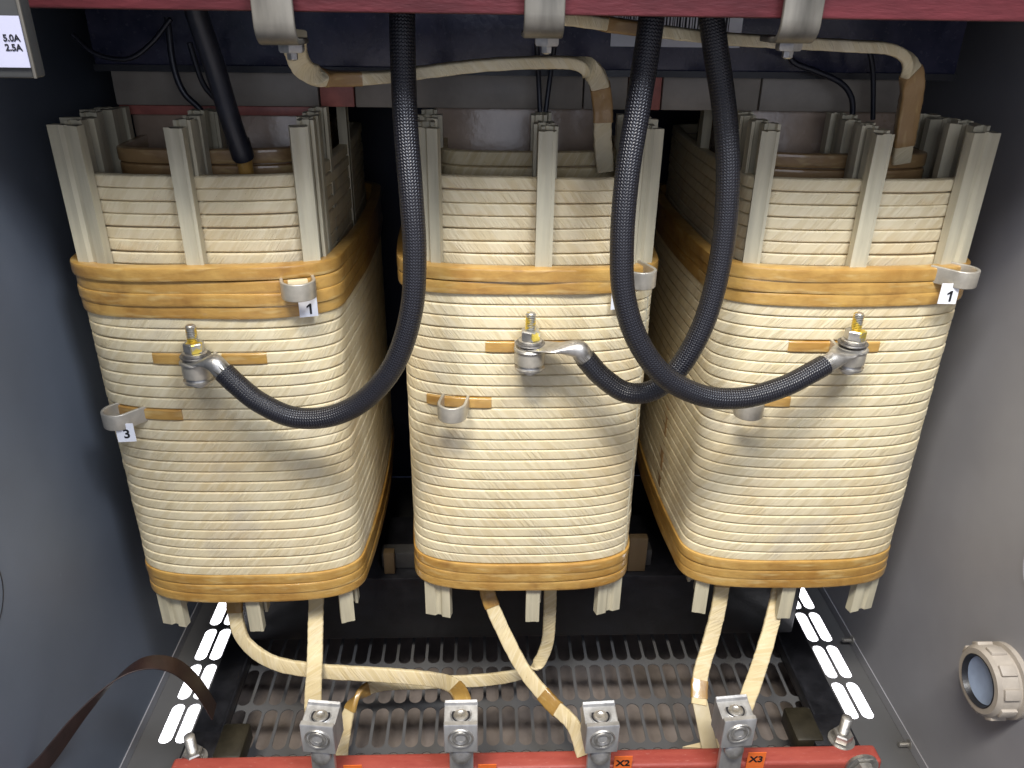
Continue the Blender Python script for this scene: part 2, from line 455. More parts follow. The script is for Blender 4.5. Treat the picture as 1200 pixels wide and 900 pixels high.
def bolt_stack(parent, b):
    """vertical stud through the loop: flange, sleeve, washers, nut, threaded stud"""
    b = Vector(b); up = (0,0,1)
    bm = bmesh.new(); lathe(bm, b, up, [(-.0185,.003),(-.0185,.0075),(-.0150,.0080),(-.0148,.0125),(-.0140,.0140),(-.0120,.0145),(-.0112,.0125),(-.0100,.0120),(.0045,.0125),(.0050,.0150),(.0065,.0155),(.0072,.0150),(.0072,.006)])
    sl = finish(bm, 'terminal_sleeve', M['zinc'], parent)
    bm = bmesh.new(); lathe(bm, b, up, [(.0110,.005),(.0110,.0138),(.0122,.0142),(.0128,.0135),(.0128,.005)]); finish(bm, 'washer', M['darkzinc'], sl)
    bm = bmesh.new(); lathe(bm, b, up, [(.0129,.005),(.0129,.0108),(.0155,.0112),(.0160,.0105),(.0160,.005)]); finish(bm, 'lock_washer', M['zinc'], sl)
    bm = bmesh.new(); lathe(bm, b, up, [(.0160,.0048),(.0160,.0084),(.0168,.0094),(.0245,.0094),(.0255,.0084),(.0255,.0048)], sides=6); finish(bm, 'nut', M['zinc'], sl)
    bm = bmesh.new(); pr = [(.020,.0040)]
    z = .0245
    while z < .0405:
        pr += [(z,.0038),(z+.0008,.0050),(z+.0015,.0038)]; z += .0017
    pr += [(z,.0042),(z+.0008,.0034)]
    lathe(bm, b, up, pr); finish(bm, 'threaded_stud', M['gold'], sl)
    # the far half of the nut carries the yellow passivation like the stud
    bm = bmesh.new(); lathe(bm, b+Vector((.0012,-.0012,0)), up, [(.0166,.004),(.0166,.0084),(.0248,.0086),(.0257,.0076),(.0257,.004)], sides=6); finish(bm, 'gold_collar', M['gold'], sl)
    return sl

def sticks_for(parent, cx, xs, kinds, rows, side, up=0):
    for x, kd in zip(xs, kinds):
        k = idx_front(x-cx); p, n = opt(k, -.0088)
        yw = (math.atan2(n.y, n.x) + math.pi/2)*.6
        stick(parent, cx+p.x, YC+p.y, .101, .660-up, kd, yaw=yw)
        x = cx+p.x
        for q in range(1, rows+1):
            stick(parent, x+random.uniform(-.002,.002)+(.003 if q%2 else -.001), YC+p.y+.0155*q+(.010 if q >= 4 else 0), .097+random.uniform(-.002,.003), (.650-up)-.006*q, 'edge' if kd != 'wide' or q%2 else 'wide')
    for (x, y, yaw) in side:
        stick(parent, x, y, .097, .630, 'single', yaw)

def coil(cx, label, n_top, xs, kinds, mat, taps, loops, rows=6, layer_mat='amber_dull', side=(), seed=1, nt=32):
    NT_ = nt
    rnd = random.Random(seed)
    root = empty('transformer_coil', (cx, YC, CZ-.66), label, 'transformer coil', 'transformer coils standing in a row on the core')
    # outer winding
    bm, uvl = newbm()
    for i in range(n_top, NT_-3):
        add_turn(bm, uvl, cx, ZT-i*TURN, TURN, 0, rnd)
    finish(bm, 'outer_winding', M[mat], root)
    bm, uvl = newbm()
    kf = {q: rnd.uniform(0, 1) for q in range(8)}
    for i in range(n_top):
        lum = (lambda k, s=rnd.randint(0, NO): .0012*math.exp(-((((k-s) % NO)-NO/2)/5)**2))
        add_turn(bm, uvl, cx, ZT-i*TURN+.0004, TURN+.0021, .0030 + (.001 if i == 0 else 0), rnd, thick=.012, wz=.0009, wr=.0010, soft=.0020, extra=lum)
    finish(bm, 'upper_tape_band', M['amber'], root)
    bm, uvl = newbm()
    for i in range(NT_-3, NT_):
        add_turn(bm, uvl, cx, ZT-i*TURN+.0004, TURN+.0020, .0016, rnd, thick=.010, wz=.0008, wr=.0007, soft=.0018)
    finish(bm, 'lower_tape_band', M['amber'], root)
    # inner winding standing higher, behind the sticks
    bm, uvl = newbm()
    for i in range(10):
        add_turn(bm, uvl, cx, CZ-.1430-i*.0118, .0118, -.0165, rnd, thick=.009, wz=.0006, wr=.0006)
    finish(bm, 'inner_winding', M[mat], root)
    # inner layer ring and liner
    bm, uvl = newbm()
    for i in range(4):
        add_turn(bm, uvl, cx, CZ-.128-i*.0145, .0145, 0, rnd, thick=.008, soft=.002, ol=SMALL)
    finish(bm, 'inner_layer', M[layer_mat], root)
    bm, uvl = newbm()
    for (OU, off, z0, z1) in ((OUT, -.022, CZ-.150, CZ-.606), (SMALL[0], -.006, CZ-.140, CZ-.60)):
        NR = NOR if OU is OUT else SMALL[1]
        rr = [[bm.verts.new((cx+OU[k].x+NR[k].x*off, YC+OU[k].y+NR[k].y*off, z)) for k in range(NO)] for z in (z0, z1)]
        for k in range(NO): bm.faces.new((rr[0][k], rr[0][(k+1)%NO], rr[1][(k+1)%NO], rr[1][k]))
    finish(bm, 'winding_liner', M['kraft'], root)
    sticks_for(root, cx, xs, kinds, rows, side, (32-nt)*.009)
    # taped stretches of single turns, (turn, x0, x1)
    for (tn, x0, x1) in taps:
        i0, i1 = sorted((idx_front(x0-cx), idx_front(x1-cx)))
        bm, uvl = newbm()
        add_turn(bm, uvl, cx, ZT-tn*TURN+.0001, TURN+.0002, .0016, random.Random(seed*7+tn), thick=.006, wr=.0003, i0=i0, i1=i1)
        finish(bm, 'tape_wrap', M['amber'], root)
    # tap loops
    for lp in loops:
        tn, x, kind = lp['turn'], lp['x'], lp['kind']
        k = idx_front(x-cx); p, n = opt(k, .001)
        if 'n' in lp: n = Vector(lp['n']).normalized()
        base = Vector((cx+p.x, YC+p.y, ZT-(tn+.5)*TURN))
        tap_loop(root, base, n, lp.get('w', .026), lp.get('proj', .029), paper_fill=lp.get('fill', False))
        if kind == 'bolt':
            bolt_stack(root, base + Vector((n.x, n.y, 0))*.0165)
        if 'num' in lp:
            dx, dz = lp.get('off', (.006, -.014)); t = Vector((-n.y, n.x, 0)); 
            if t.x < 0: t = -t
            nn = opt(k, 0)[1]
            number_label(root, base + t*dx + Vector((n.x, n.y, 0))*lp.get('out', .006) + Vector((0,0,dz)), (*lp.get('ln', (n.x, n.y)), .0), lp['num'])
    return root

c1 = coil(-.2630, 'left paper-wrapped coil with the deepest amber band and a smooth black cable entering its top', 4, (-.364, -.266, -.158), ('wide', 'single', 'single'), 'paper',
     [(7, -.315, -.285), (7, -.252, -.210), (12, -.368, -.298)],
     [dict(turn=1, x=-.176, kind='loop', num='1', off=(.007,-.020), out=.0075, w=.029, proj=.026, fill=True),
      dict(turn=7, x=-.268, kind='bolt'),
      dict(turn=12, x=-.352, kind='loop', n=(-.75,-.85), w=.028, proj=.025, num='3', off=(.014,-.012), out=.014, ln=(.1,-1))],
     side=((-.152,.90,R(90)), (-.172,.86,0)), seed=3)
c2 = coil(.0435, 'middle paper-wrapped coil between the other two, with the narrowest amber band at its top', 2, (-.058, .054, .150), ('wide', 'single', 'wide'), 'paper_mirror',
     [(6, -.001, .030), (6, .058, .090), (11, -.058, .006)],
     [dict(turn=0, x=.136, kind='loop', num='1', off=(-.013,-.024), out=.003),
      dict(turn=6, x=.045, kind='bolt'),
      dict(turn=11, x=-.026, kind='loop')], layer_mat='lead_paper', rows=5, nt=31, side=((.125,.90,R(90)),), seed=5)
c3 = coil(.3520, 'right paper-wrapped coil, a numbered loop at the right end of its amber band', 3, (.252, .350, .450), ('single', 'single', 'wide'), 'paper',
     [(6, .298, .345), (6, .355, .388), (11, .268, .310)],
     [dict(turn=0, x=.440, kind='loop', n=(.70,-.8), w=.027, proj=.025, num='1', off=(-.016,-.014), out=.010, ln=(-.05,-1)),
      dict(turn=6, x=.355, kind='bolt'),
      dict(turn=11, x=.270, kind='loop')], side=((.245,.90,R(90)), (.262,.86,0)), seed=9, nt=31)
# vertical strips of tape on the side faces
for root, cx, sx, y0 in ((c1, -.2630, 1, .875), (c3, .3520, -1, .835)):
    bm = bmesh.new()
    X = cx + sx*(.1175+.0112)
    box(bm, (X-.0012, y0, CZ-.585), (X+.0012, y0+.022, CZ-.44), .0006)
    finish(bm, 'side_tape', M['amber_dull'], root)

# ------------------------------------------------------------------ core
core = empty('transformer_core', (.045, .90, .12), 'dark varnished iron core with its yokes above and below the three coils', 'transformer core')
bm = bmesh.new(); box(bm, (-.372, .825, CZ-.062), (.470, .975, CZ+.085), .003); finish(bm, 'upper_yoke', M['yoke'], core)
bm = bmesh.new(); box(bm, (-.372, .823, CZ-.066), (.470, .8245, CZ-.060)); finish(bm, 'yoke_edge_strip', M['black'], core)
bm = bmesh.new(); box(bm, (-.340, .830, CZ-.795), (.432, .97, CZ-.690), .003); finish(bm, 'lower_yoke', M['black'], core)
for cx in (-.2630, .0435, .3520):
    bm = bmesh.new(); box(bm, (cx-.093, .8475, CZ-.69), (cx+.085, .955, CZ-.062), .004); finish(bm, 'core_leg', M['kraft'], core)
x = -.362
i = 0
segs = [('block',.20),('redblock',.035),('block',.046),('redblock',.012),('block',.17),('block',.045),('redblock',.034),('block',.10),('block',.16)]
for nm, w in segs:
    bm = bmesh.new(); box(bm, (x, .834+.001*(i%2), CZ-.098), (x+w-.0015, .8465, CZ-.0665), .001); finish(bm, 'spacer_block', M[nm], core); x += w; i += 1
bm = bmesh.new(); box(bm, (-.362, .838, CZ-.1075), (-.16, .8468, CZ-.0985), .001); finish(bm, 'red_strip', M['redblock'], core)
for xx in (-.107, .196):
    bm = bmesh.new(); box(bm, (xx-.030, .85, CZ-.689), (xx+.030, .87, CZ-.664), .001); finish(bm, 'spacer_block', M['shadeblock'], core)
    bm = bmesh.new(); box(bm, (xx+(-.004 if xx > 0 else -.026), .838, CZ-.689), (xx+(.020 if xx > 0 else -.012), .8495, CZ-(.635 if xx > 0 else .655)), .001); finish(bm, 'wooden_wedge', M['wedge'], core)
# barcode sticker on the yoke
lab = at(795, 26, .8235)
Mx = facing(lab, (0,-1,0))
bm = bmesh.new(); box(bm, (-.064,-.022,-.0004), (.062,.022,.0004), 0); bm.transform(Mx); sb = finish(bm, 'barcode_label', M['white'], core, False)
bm = bmesh.new(); xq = -.058; rb = random.Random(4)
while xq < .05:
    w = rb.choice((.0008,.0014,.0020)); box(bm, (xq,-.010,.0005), (xq+w,.018,.0008)); xq += w+rb.choice((.0009,.0014,.0018))
for k, ch in enumerate((-.058, -.0525, -.047)):
    pass
bm.transform(Mx); finish(bm, 'barcode', M['ink'], sb, False)

# ------------------------------------------------------------------ clamp beams
tb = empty('clamp_beam', (.045, .6, CZ), 'red fibreglass beam with shade in its colour running across the top edge in front of the dark yoke', 'beam', 'red clamp beams')
bm = bmesh.new(); box(bm, (-.410, .592, CZ-.0088), (.512, .622, CZ+.085), .0025); finish(bm, 'beam_board', M['red_shaded'], tb)
bb = empty('clamp_beam', (.045, .6, CZ-.8), 'red fibreglass beam along the bottom edge carrying the four aluminium lugs', 'beam', 'red clamp beams')
bm = bmesh.new(); box(bm, (-.338, .583, CZ-.82), (.437, .606, CZ-.7455), .004, seg=3); finish(bm, 'beam_board', M['red'], bb)
p = at(1010, 899, .581)
bm = bmesh.new(); lathe(bm, p, (0,-1,0), [(0,.005),(0,.017),(.002,.0165),(.002,.011),(.003,.012),(.010,.012),(.011,.010),(.011,.002)], sides=6); finish(bm, 'hex_bolt', M['zinc'], bb)
bm = bmesh.new(); lathe(bm, p, (0,-1,0), [(-.002,.005),(-.002,.018),(.001,.018),(.0015,.016),(.0015,.005)]); finish(bm, 'bolt_washer', M['zinc'], bb)
for (px, py, s) in ((571, 904, 'X1'), (730, 894.5, 'X2'), (886, 890, 'X3'), (414, 905, '')):
    Mx = facing(at(px, py, .5825), (0,-1,0))
    bm = bmesh.new(); box(bm, (-.0098,-.017,-.0003), (.0098,.011,.0003)); bm.transform(Mx)
    o = finish(bm, 'terminal_label', M['orange'], bb, False)
    if s: text('terminal_mark', s, .0125, Mx @ Matrix.Translation((0,.0005,.0005)), M['ink'], o)

# ------------------------------------------------------------------ mechanical lugs on the bottom beam
def lug(px, py, label, yaw=0):
    p = at(px, py, .566)            # centre of the front face
    root = empty('mechanical_lug', p, label, 'lug', 'aluminium lugs on the bottom beam')
    bm = bmesh.new()
    w, d, h = .0172, .030, .019
    # block with a sloped recess in the top and a lip at the back
    prof = [(-.000,-h),(0,h*.90),(.0012,h-.0003),(.0060,h-.0003),(.0062,h-.0050),(.0265,h-.0010),(.0275,h+.002),(.0300,h+.003),(d+.001,h+.002),(d,-h)]
    A = [bm.verts.new((-w, y, z)) for y, z in prof]; B = [bm.verts.new((w, y, z)) for y, z in prof]
    for k in range(len(prof)): bm.faces.new((A[k], A[(k+1)%len(prof)], B[(k+1)%len(prof)], B[k]))
    bm.faces.new(A); bm.faces.new(B)
    bmesh.ops.bevel(bm, geom=[e for e in bm.edges if abs(e.verts[0].co.x-e.verts[1].co.x) < 1e-6], offset=.0007, segments=1, affect='EDGES')
    T = Matrix.Translation(p) @ Matrix.Rotation(yaw, 4, 'Z')
    bm.transform(T); finish(bm, 'lug_body', M['alu'], root)
    def part(name, mat, c, ax, prof, sides=None, par=None):
        b2 = bmesh.new(); lathe(b2, c, ax, prof, sides=sides); b2.transform(T); return finish(b2, name, M[mat], par or root)
    # set screw in the front face: rim, dished screw, hex socket
    s = part('set_screw', 'zinc', (0,-.0001,.001), (0,-1,0), [(-.004,.004),(-.004,.0128),(.0006,.0132),(.0016,.0125),(.0010,.0112),(-.0012,.0106),(-.0010,.0098),(.0012,.0090),(.0016,.0075),(.0002,.0052),(-.004,.0048)])
    part('hex_socket', 'olive', (0,.0010,.001), (0,-1,0), [(-.003,.004),(0,.0049),(.0008,.0045)], 6, s)
    # wire hole in the top with the clamp screw showing inside
    hz = h-.0026
    r = part('wire_hole', 'alu', (0,.0165,hz), (0,0,1), [(-.010,.0108),(.0004,.0114),(.0009,.0108),(-.0002,.0098),(-.009,.0094)])
    part('wire_hole_shade', 'hole_shade', (0,.0165,hz), (0,0,1), [(-.0085,.0094),(-.0002,.0096),(.00035,.0096),(.0004,.0094)], None, r)  # black disc painted in for the shade inside the hole
    part('clamp_screw', 'zinc', (0,.0150,hz), (0,0,1), [(-.004,.007),(.0006,.0078),(.0016,.0070),(.0020,.0045),(.0010,.0030)], None, r)
    b2 = bmesh.new(); box(b2, (-.0125, .004, -.085), (.0125, .010, -h+.004), .001)
    for v in b2.verts:
        if v.co.z > -.03: v.co.y += .003
    b2.transform(T); finish(b2, 'lug_tang', M['alu'], root)
    part('tang_bolt', 'zinc', (0,.004,-h-.008), (0,-.9,.35), [(-.004,.004),(-.004,.0105),(.0015,.0105),(.0035,.0085),(.0045,.0040),(.0040,.001)])
    return root
lug(372, 867, 'leftmost of the four aluminium lugs, turned slightly, where a vertical paper-wrapped lead ends', R(-7))
lug(540, 866, 'aluminium lug beside the orange X1 label, second from the left', R(0))
lug(706, 867, 'aluminium lug just left of the orange X2 label', R(3))
lug(866, 860, 'rightmost aluminium lug just left of the orange X3 label', R(5))

# ------------------------------------------------------------------ tinned straps hanging in front of the top beam
for px, pb, lb in ((325, 50, 'left metal strap folded under the top red beam above the left coil'), (637, 42, 'middle metal strap folded under the top red beam above the middle coil'), (933, 48, 'right metal strap folded under the top red beam beyond both hanging cables')):
    p = at(px, pb, .588)
    root = empty('busbar_strap', p, lb, 'busbar strap', 'metal straps bent over the top beam')
    zb = p.z
    path = [Vector((p.x, .5845, CZ+.09)), Vector((p.x, .5845, zb+.02))]
    for q in range(9):
        a = math.pi*.5*q/8
        path.append(Vector((p.x, .5845+.012*(1-math.cos(a)), zb+.012-.012*math.sin(a))))
    path.append(Vector((p.x, .625, zb)))
    sweep(resample(path, .004), rrect(.0275, .0040, .0011), (1,0,0), 'strap_bar', M['tinned'], root)
    bm = bmesh.new(); lathe(bm, (p.x+.004, .612, zb-.002), (0,0,-1), [(0,.004),(0,.0095),(.004,.0095),(.0055,.0085),(.0055,.004),(.010,.0038),(.011,.002)], sides=6); finish(bm, 'strap_bolt', M['zinc'], root)

# ------------------------------------------------------------------ paper wrapped leads
def lead(pts, hints, w, t, label, tapes=(), mat='lead_paper', name='paper_wrapped_lead', tape='amber_lead', rs=1):
    path = cat(pts, 10)
    hp = []
    n = len(pts)
    for i in range(n-1):
        for k in range(10): hp.append(Vector(hints[i]).lerp(Vector(hints[i+1]), k/10))
    hp.append(Vector(hints[-1]))
    root = empty(name, path[0], label, 'lead', 'paper-wrapped leads')
    sweep(path, rrect(w, t, .0018), hp, 'lead_wrap', M[mat], root, jitter=.035, rs=rs)
    N = len(path)
    for (a, b) in tapes:
        i0, i1 = int(a*(N-1)), max(int(a*(N-1))+2, int(b*(N-1)))
        sweep(path[i0:i1+1], rrect(w+.0018, t+.0018, .0022), hp[i0:i1+1], 'tape_wrap', M[tape], root, jitter=.03, rs=rs+5)
    return root
X_ = (1,0,0); Y_ = (0,1,.05); Z_ = (0,0,1); D_ = (0,.35,.9)
lead([at(275,690,.735), at(276,720,.728), at(287,752,.715), at(320,776,.700), at(372,786,.692), at(450,791,.685), at(505,796,.678), at(530,803,.650), at(541,818,.612), at(543,834,.590)],
     [X_,X_,(.7,0,.7),(0,.3,.9),D_,D_,D_,(.4,.3,.6),X_,X_], .017, .006, 'paper-wrapped lead bending from the left coil across to the X1 lug', [(0,.1),(.82,.96)], rs=2)
lead([at(371,690,.745), at(370,730,.725), at(369,775,.690), at(367,812,.640), at(367,840,.590)], [X_]*5, .0180, .0055, 'straight upright lead running down from the left coil to the leftmost lug', [], rs=3)
lead([at(571,680,.725), at(573,700,.722), at(590,740,.705), at(614,785,.680), at(645,823,.650), at(672,850,.620), at(684,885,.598)], [X_,X_,X_,(.8,0,.5),(.7,.1,.7),(.7,.1,.6),X_], .0165, .006, 'lead slanting down from the middle coil towards the X2 lug', [(0,.22),(.62,.72)], rs=4)
lead([at(645,680,.745), at(644,720,.745), at(640,758,.742), at(622,785,.735), at(575,796,.728), at(500,800,.722), at(440,804,.710), at(413,825,.690), at(402,868,.665), at(398,915,.640)], [X_,X_,X_,(.5,0,.7),D_,D_,D_,(.7,0,.7),X_,X_], .0155, .0055, 'lead curving from the middle coil back to the left behind the X1 lead', [(.70,.80)], rs=6)
l5 = lead([at(848,670,.735), at(842,712,.722), at(832,752,.705), at(821,790,.680), at(819,826,.652)], [X_]*5, .0180, .0060, 'lead coming down from the left underside of the right coil, ending in a clear sleeve', [(0,.12),(.80,.97)], rs=7)
sweep(cat([at(820,822,.655), at(826,850,.635), at(833,885,.612)]), rrect(.018, .003, .001), X_, 'clear_sleeve', M['plastic'], l5)
lead([at(918,668,.735), at(908,715,.715), at(896,760,.685), at(883,800,.640), at(868,840,.595)], [X_]*5, .0180, .0058, 'lead coming down from the right underside of the right coil into the X3 lug', [(0,.06)], rs=8)
bm = bmesh.new()
pp = [at(800,875,.625), at(870,858,.640), at(872,880,.618)]
q = [bm.verts.new(v) for v in pp] + [bm.verts.new(v+Vector((0,0,-.003))) for v in pp]
bm.faces.new(q[:3]); bm.faces.new(q[3:]); 
for k in range(3): bm.faces.new((q[k], q[(k+1)%3], q[(k+1)%3+3], q[k+3]))
tag(finish(bm, 'paper_scrap', M['lead_paper'], None, False), 'folded corner of cream paper sticking up behind the bottom beam left of the X3 lug', 'paper')
# leads at the top
lead([at(346,40,.640), at(347,62,.655), at(358,82,.675), at(385,91,.700), at(440,91,.715), at(500,84,.72), at(570,76,.72), at(640,73,.72), at(680,76,.722), at(700,92,.735), at(706,125,.75), at(706,160,.755), at(709,200,.76)],
     [X_,X_,(.6,.6,.3),Y_,Y_,Y_,Y_,Y_,(.5,.8,0),X_,X_,X_,X_], .0165, .0095, 'lead running from the left metal strap over to the top of the middle coil', [(.24,.31),(.78,.88)], rs=11, mat='paper', tape='amber_dull')
lead([at(652,20,.640), at(690,25,.660), at(740,32,.685), at(800,40,.70), at(860,46,.71), at(930,50,.715), at(1000,54,.72), at(1040,57,.722), at(1062,70,.728), at(1069,100,.740), at(1063,140,.755), at(1055,190,.765)],
     [Y_,Y_,Y_,Y_,Y_,Y_,Y_,Y_,(.5,.8,0),X_,X_,X_], .0175, .0092, 'lead running from the middle metal strap over to the top of the right coil', [(.12,.20),(.78,.97)], rs=12, mat='paper', tape='amber_dull')

# ------------------------------------------------------------------ braided cables
def cable(pts, term, label, rs):
    path = resample(cat(pts, 14), .0035)
    root = empty('braided_cable', path[-1], label, 'cable', 'black braided cables')
    sweep(path, circ(.00995, 28), None, 'cable_sleeve', M['braid'], root)
    # crimp barrel and flat palm
    e = path[-1]; d = (path[-1]-path[-4]).normalized(); t = Vector(term)
    mid = e + d*.012
    bp = [e-d*.004, e+d*.004, mid, mid.lerp(t, .45), t.lerp(mid, .25), t, t+(t-mid).normalized()*.010]
    bp = cat(bp, 6); N = len(bp)
    bm = bmesh.new(); rings = []
    for i, c in enumerate(bp):
        f = i/(N-1); tt = (bp[min(i+1,N-1)]-bp[max(i-1,0)]).normalized(); w = tt.cross(Vector((0,0,1))).normalized(); b = w.cross(tt)
        s = min(1, max(0, (f-.30)/.25)); s = s*s*(3-2*s)
        wr = .0088*(1-s)+.0130*s; hr = .0088*(1-s)+.0019*s
        if f > .86: wr *= math.sqrt(max(.05, 1-((f-.86)/.145)**2))
        rings.append([bm.verts.new(c+w*wr*math.cos(a)*1.0+b*hr*math.sin(a)) for a in [2*math.pi*k/20 for k in range(20)]])
    for A, B in zip(rings, rings[1:]):
        for k in range(20): bm.faces.new((A[k], A[(k+1)%20], B[(k+1)%20], B[k]))
    bm.faces.new(rings[0]); bm.faces.new(rings[-1])
    lg = finish(bm, 'cable_lug', M['zinc'], root)
    # frayed rim of the sleeve
    rn = random.Random(rs); x, y, n = frame(d); bm = bmesh.new()
    for k in range(26):
        a = rn.uniform(0, 6.28); r0 = x*math.cos(a)+y*math.sin(a); s = e+r0*.0096-d*.001; q = s + d*rn.uniform(.002,.007)+r0*rn.uniform(-.001,.0025); sd = n.cross(r0)*.0003
        f = [bm.verts.new(v) for v in (s-sd*2.2, s+sd*2.2, q+d*.002)]; bm.faces.new(f)
    finish(bm, 'frayed_end', M['tinned'], root)
    return root
def loop_xyz(root_cx, x, tn):
    k = idx_front(x-root_cx); p, n = opt(k, .001)
    return Vector((root_cx+p.x, YC+p.y, ZT-(tn+.5)*TURN)) + Vector((n.x, n.y, 0))*.0165 + Vector((0,0,.0092))
tA, tB, tC = loop_xyz(-.2630, -.268, 7), loop_xyz(.3520, .355, 6), loop_xyz(.0435, .045, 6)
cable([at(470,-60,.665), at(471,0,.665), at(472,60,.66), at(475,140,.655), at(482,230,.645), at(486,300,.64), at(482,365,.637), at(463,425,.638), at(430,466,.642), at(390,487,.647), at(345,489,.652), at(305,472,.657), at(278,451,.662), at(262,436,.666)], tA,
      'braided black cable hanging between the left and middle coils, ending on the left coil terminal', 1)
cable([at(770,-60,.655), at(766,0,.652), at(758,60,.648), at(747,130,.643), at(735,205,.636), at(729,280,.630), at(731,345,.626), at(748,400,.624), at(780,442,.625), at(825,464,.630), at(872,466,.636), at(918,453,.645), at(950,437,.654), at(966,428,.660)], tB,
      'nearer braided black cable crossing over the other, ending on the right coil terminal', 2)
cable([at(826,-60,.672), at(831,0,.672), at(839,60,.670), at(850,140,.667), at(853,215,.663), at(846,295,.660), at(828,370,.657), at(800,425,.656), at(768,456,.657), at(735,460,.660), at(706,442,.663), at(686,420,.665)], tC,
      'braided black cable passing behind the other loop and ending on the middle coil terminal', 3)

# ------------------------------------------------------------------ black cable and thin wires at the top
root = empty('black_cable', at(286,190,.76), 'thick smooth black cable dropping into the top of the left coil', 'cable')
sweep(resample(cat([at(214,-40,.70), at(232,20,.71), at(252,80,.725), at(270,140,.735), at(286,186,.746)]), .006), circ(.0092, 24), None, 'cable_jacket', M['wire'], root)
sweep(cat([at(279,165,.742), at(285,184,.746)]), circ(.0100, 24), None, 'heat_shrink_end', M['wire'], root)
sweep(cat([at(286,184,.747), at(290,210,.750)]), circ(.0070, 20), None, 'lead_end', M['amber'], root)
def wire(pts, label, r=.0022):
    o = sweep(resample(cat(pts), .005), circ(r, 12), None, 'thin_wire', M['wire'])
    return tag(o, label, 'wire', 'thin black wires')
wire([at(196,20,.80), at(203,75,.80), at(215,108,.80), at(236,130,.80), at(248,158,.80)], 'thin black wire left of the thick smooth cable, the lower of two curved wires', .0030)
wire([at(222,50,.79), at(238,98,.795), at(258,125,.80), at(258,158,.80)], 'thin black wire tucked right against the thick smooth black cable', .0026)
wire([at(85,40,.78), at(112,63,.78), at(150,69,.78), at(178,50,.78), at(200,22,.78)], 'thin black wire drooping in the dark corner above the left coil', .0022)
wire([at(629,50,.79), at(631,90,.80), at(633,135,.80)], 'left one of two short black wires behind the central stick of the middle coil', .0024)
wire([at(652,40,.79), at(646,80,.80), at(639,135,.80)], 'right one of two short black wires behind the central stick of the middle coil', .0024)
wire([at(920,55,.80), at(930,73,.80), at(955,83,.80), at(985,97,.80), at(998,115,.80), at(999,140,.80)], 'thin black wire sloping down into the right coil beneath the right metal strap', .0028)
wire([at(1018,55,.80), at(1023,85,.80), at(1023,140,.80)], 'thin black wire dropping straight into the right coil near the amber-taped lead', .0024)

# ------------------------------------------------------------------ cabinet (setting)
XL, XR, FZ = -.424, .522, .100
def struct(bm, name, mat, parent=None):
    o = finish(bm, name, mat, parent, False)
    if parent is None: o['kind'] = 'structure'
    return o
bm = bmesh.new(); box(bm, (XL-.006, .12, FZ+.0), (XL, 1.28, 1.30)); wl = struct(bm, 'wall_left', M['wall_l'])
bm = bmesh.new(); box(bm, (XR, .12, FZ+.0), (XR+.006, 1.28, 1.30)); wr = struct(bm, 'wall_right', M['wall_r'])
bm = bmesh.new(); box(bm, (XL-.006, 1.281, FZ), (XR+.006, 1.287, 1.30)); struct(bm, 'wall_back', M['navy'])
bm = bmesh.new(); box(bm, (XL, .525, CZ+.10), (XR, 1.28, CZ+.106)); struct(bm, 'shade_roof', M['black'])  # unseen roof lip added to cast shade over beam and coil tops
bm = bmesh.new(); box(bm, (-3, -3, -.02), (3, 4, 0)); struct(bm, 'ground', M['ground'])
bm = bmesh.new(); box(bm, (-.3585, .25, .002), (.4580, 1.26, .012)); struct(bm, 'ground_shade_sheet', M['sheet'])  # added dark sheet standing in for shaded ground under the middle slots
# knock-out rings pressed in the walls
bm = bmesh.new(); c = atx(-34, 712, XL); lathe(bm, c, (1,0,0), [(-.001,.0430),(.0004,.0430),(.0004,.0440),(-.001,.0440)], 64); finish(bm, 'knockout_ring', M['black'], wl)
bm = bmesh.new(); c = atx(1240, 680, XR); k = 64
lathe(bm, c, (-1,0,0), [(-.001,.046),(.0006,.046),(.0006,.0475),(-.001,.0475)], 64); finish(bm, 'knockout_ring', M['wall_r'], wr)
# slotted floor
bm = bmesh.new()
pw, pl, hw, hl = .0201, .0675, .0163, .0610
t_ = .0015
def slot_cell(cx, cy):
    r = hw/2; ym = hl/2-r; n = 8; inn = []; out = []
    for q in range(n+1):
        a = math.pi - math.pi*q/n; inn.append((r*math.cos(a), ym+r*math.sin(a))); out.append((pw/2*(-1+2*q/n), pl/2))
    for q in range(n+1):
        a = -math.pi*q/n; inn.append((r*math.cos(a), -ym+r*math.sin(a))); out.append((pw/2*(1-2*q/n), -pl/2))
    K = len(inn)
    A = [bm.verts.new((cx+x, cy+y, FZ)) for x, y in inn]; B = [bm.verts.new((cx+x, cy+y, FZ)) for x, y in out]
    C = [bm.verts.new((cx+x, cy+y, FZ-t_)) for x, y in inn]
    for k in range(K):
        bm.faces.new((A[k], A[(k+1)%K], B[(k+1)%K], B[k])); bm.faces.new((C[k], C[(k+1)%K], A[(k+1)%K], A[k]))
nx = 45; x0 = XL+.022
for iy in range(-3, 5):
    for ix in range(2, nx-2): slot_cell(x0+pw*(ix+.5), .6705+pl*(iy+.5))
SIDE = ((0, .012, 0), (nx-2, .030, 0))
for c0, dy, k0 in SIDE:
    for iy in range(k0, 4):
        for ix in (c0, c0+1): slot_cell(x0+pw*(ix+.5), .6705+dy+pl*(iy+.5))
y0, y1 = .6705-3*pl, .6705+5*pl
def flat(xa, ya, xb, yb):
    v = [bm.verts.new(p) for p in ((xa,ya,FZ),(xb,ya,FZ),(xb,yb,FZ),(xa,yb,FZ))]; bm.faces.new(v)
flat(XL, .12, XR, y0); flat(XL, y0, x0, y1); flat(x0+pw*nx, y0, XR, y1); flat(XL, y1, XR, 1.28)
for c0, dy, k0 in SIDE:
    flat(x0+pw*c0, y0, x0+pw*(c0+2), .6705+dy); flat(x0+pw*c0, .6705+dy+pl*4, x0+pw*(c0+2), y1)
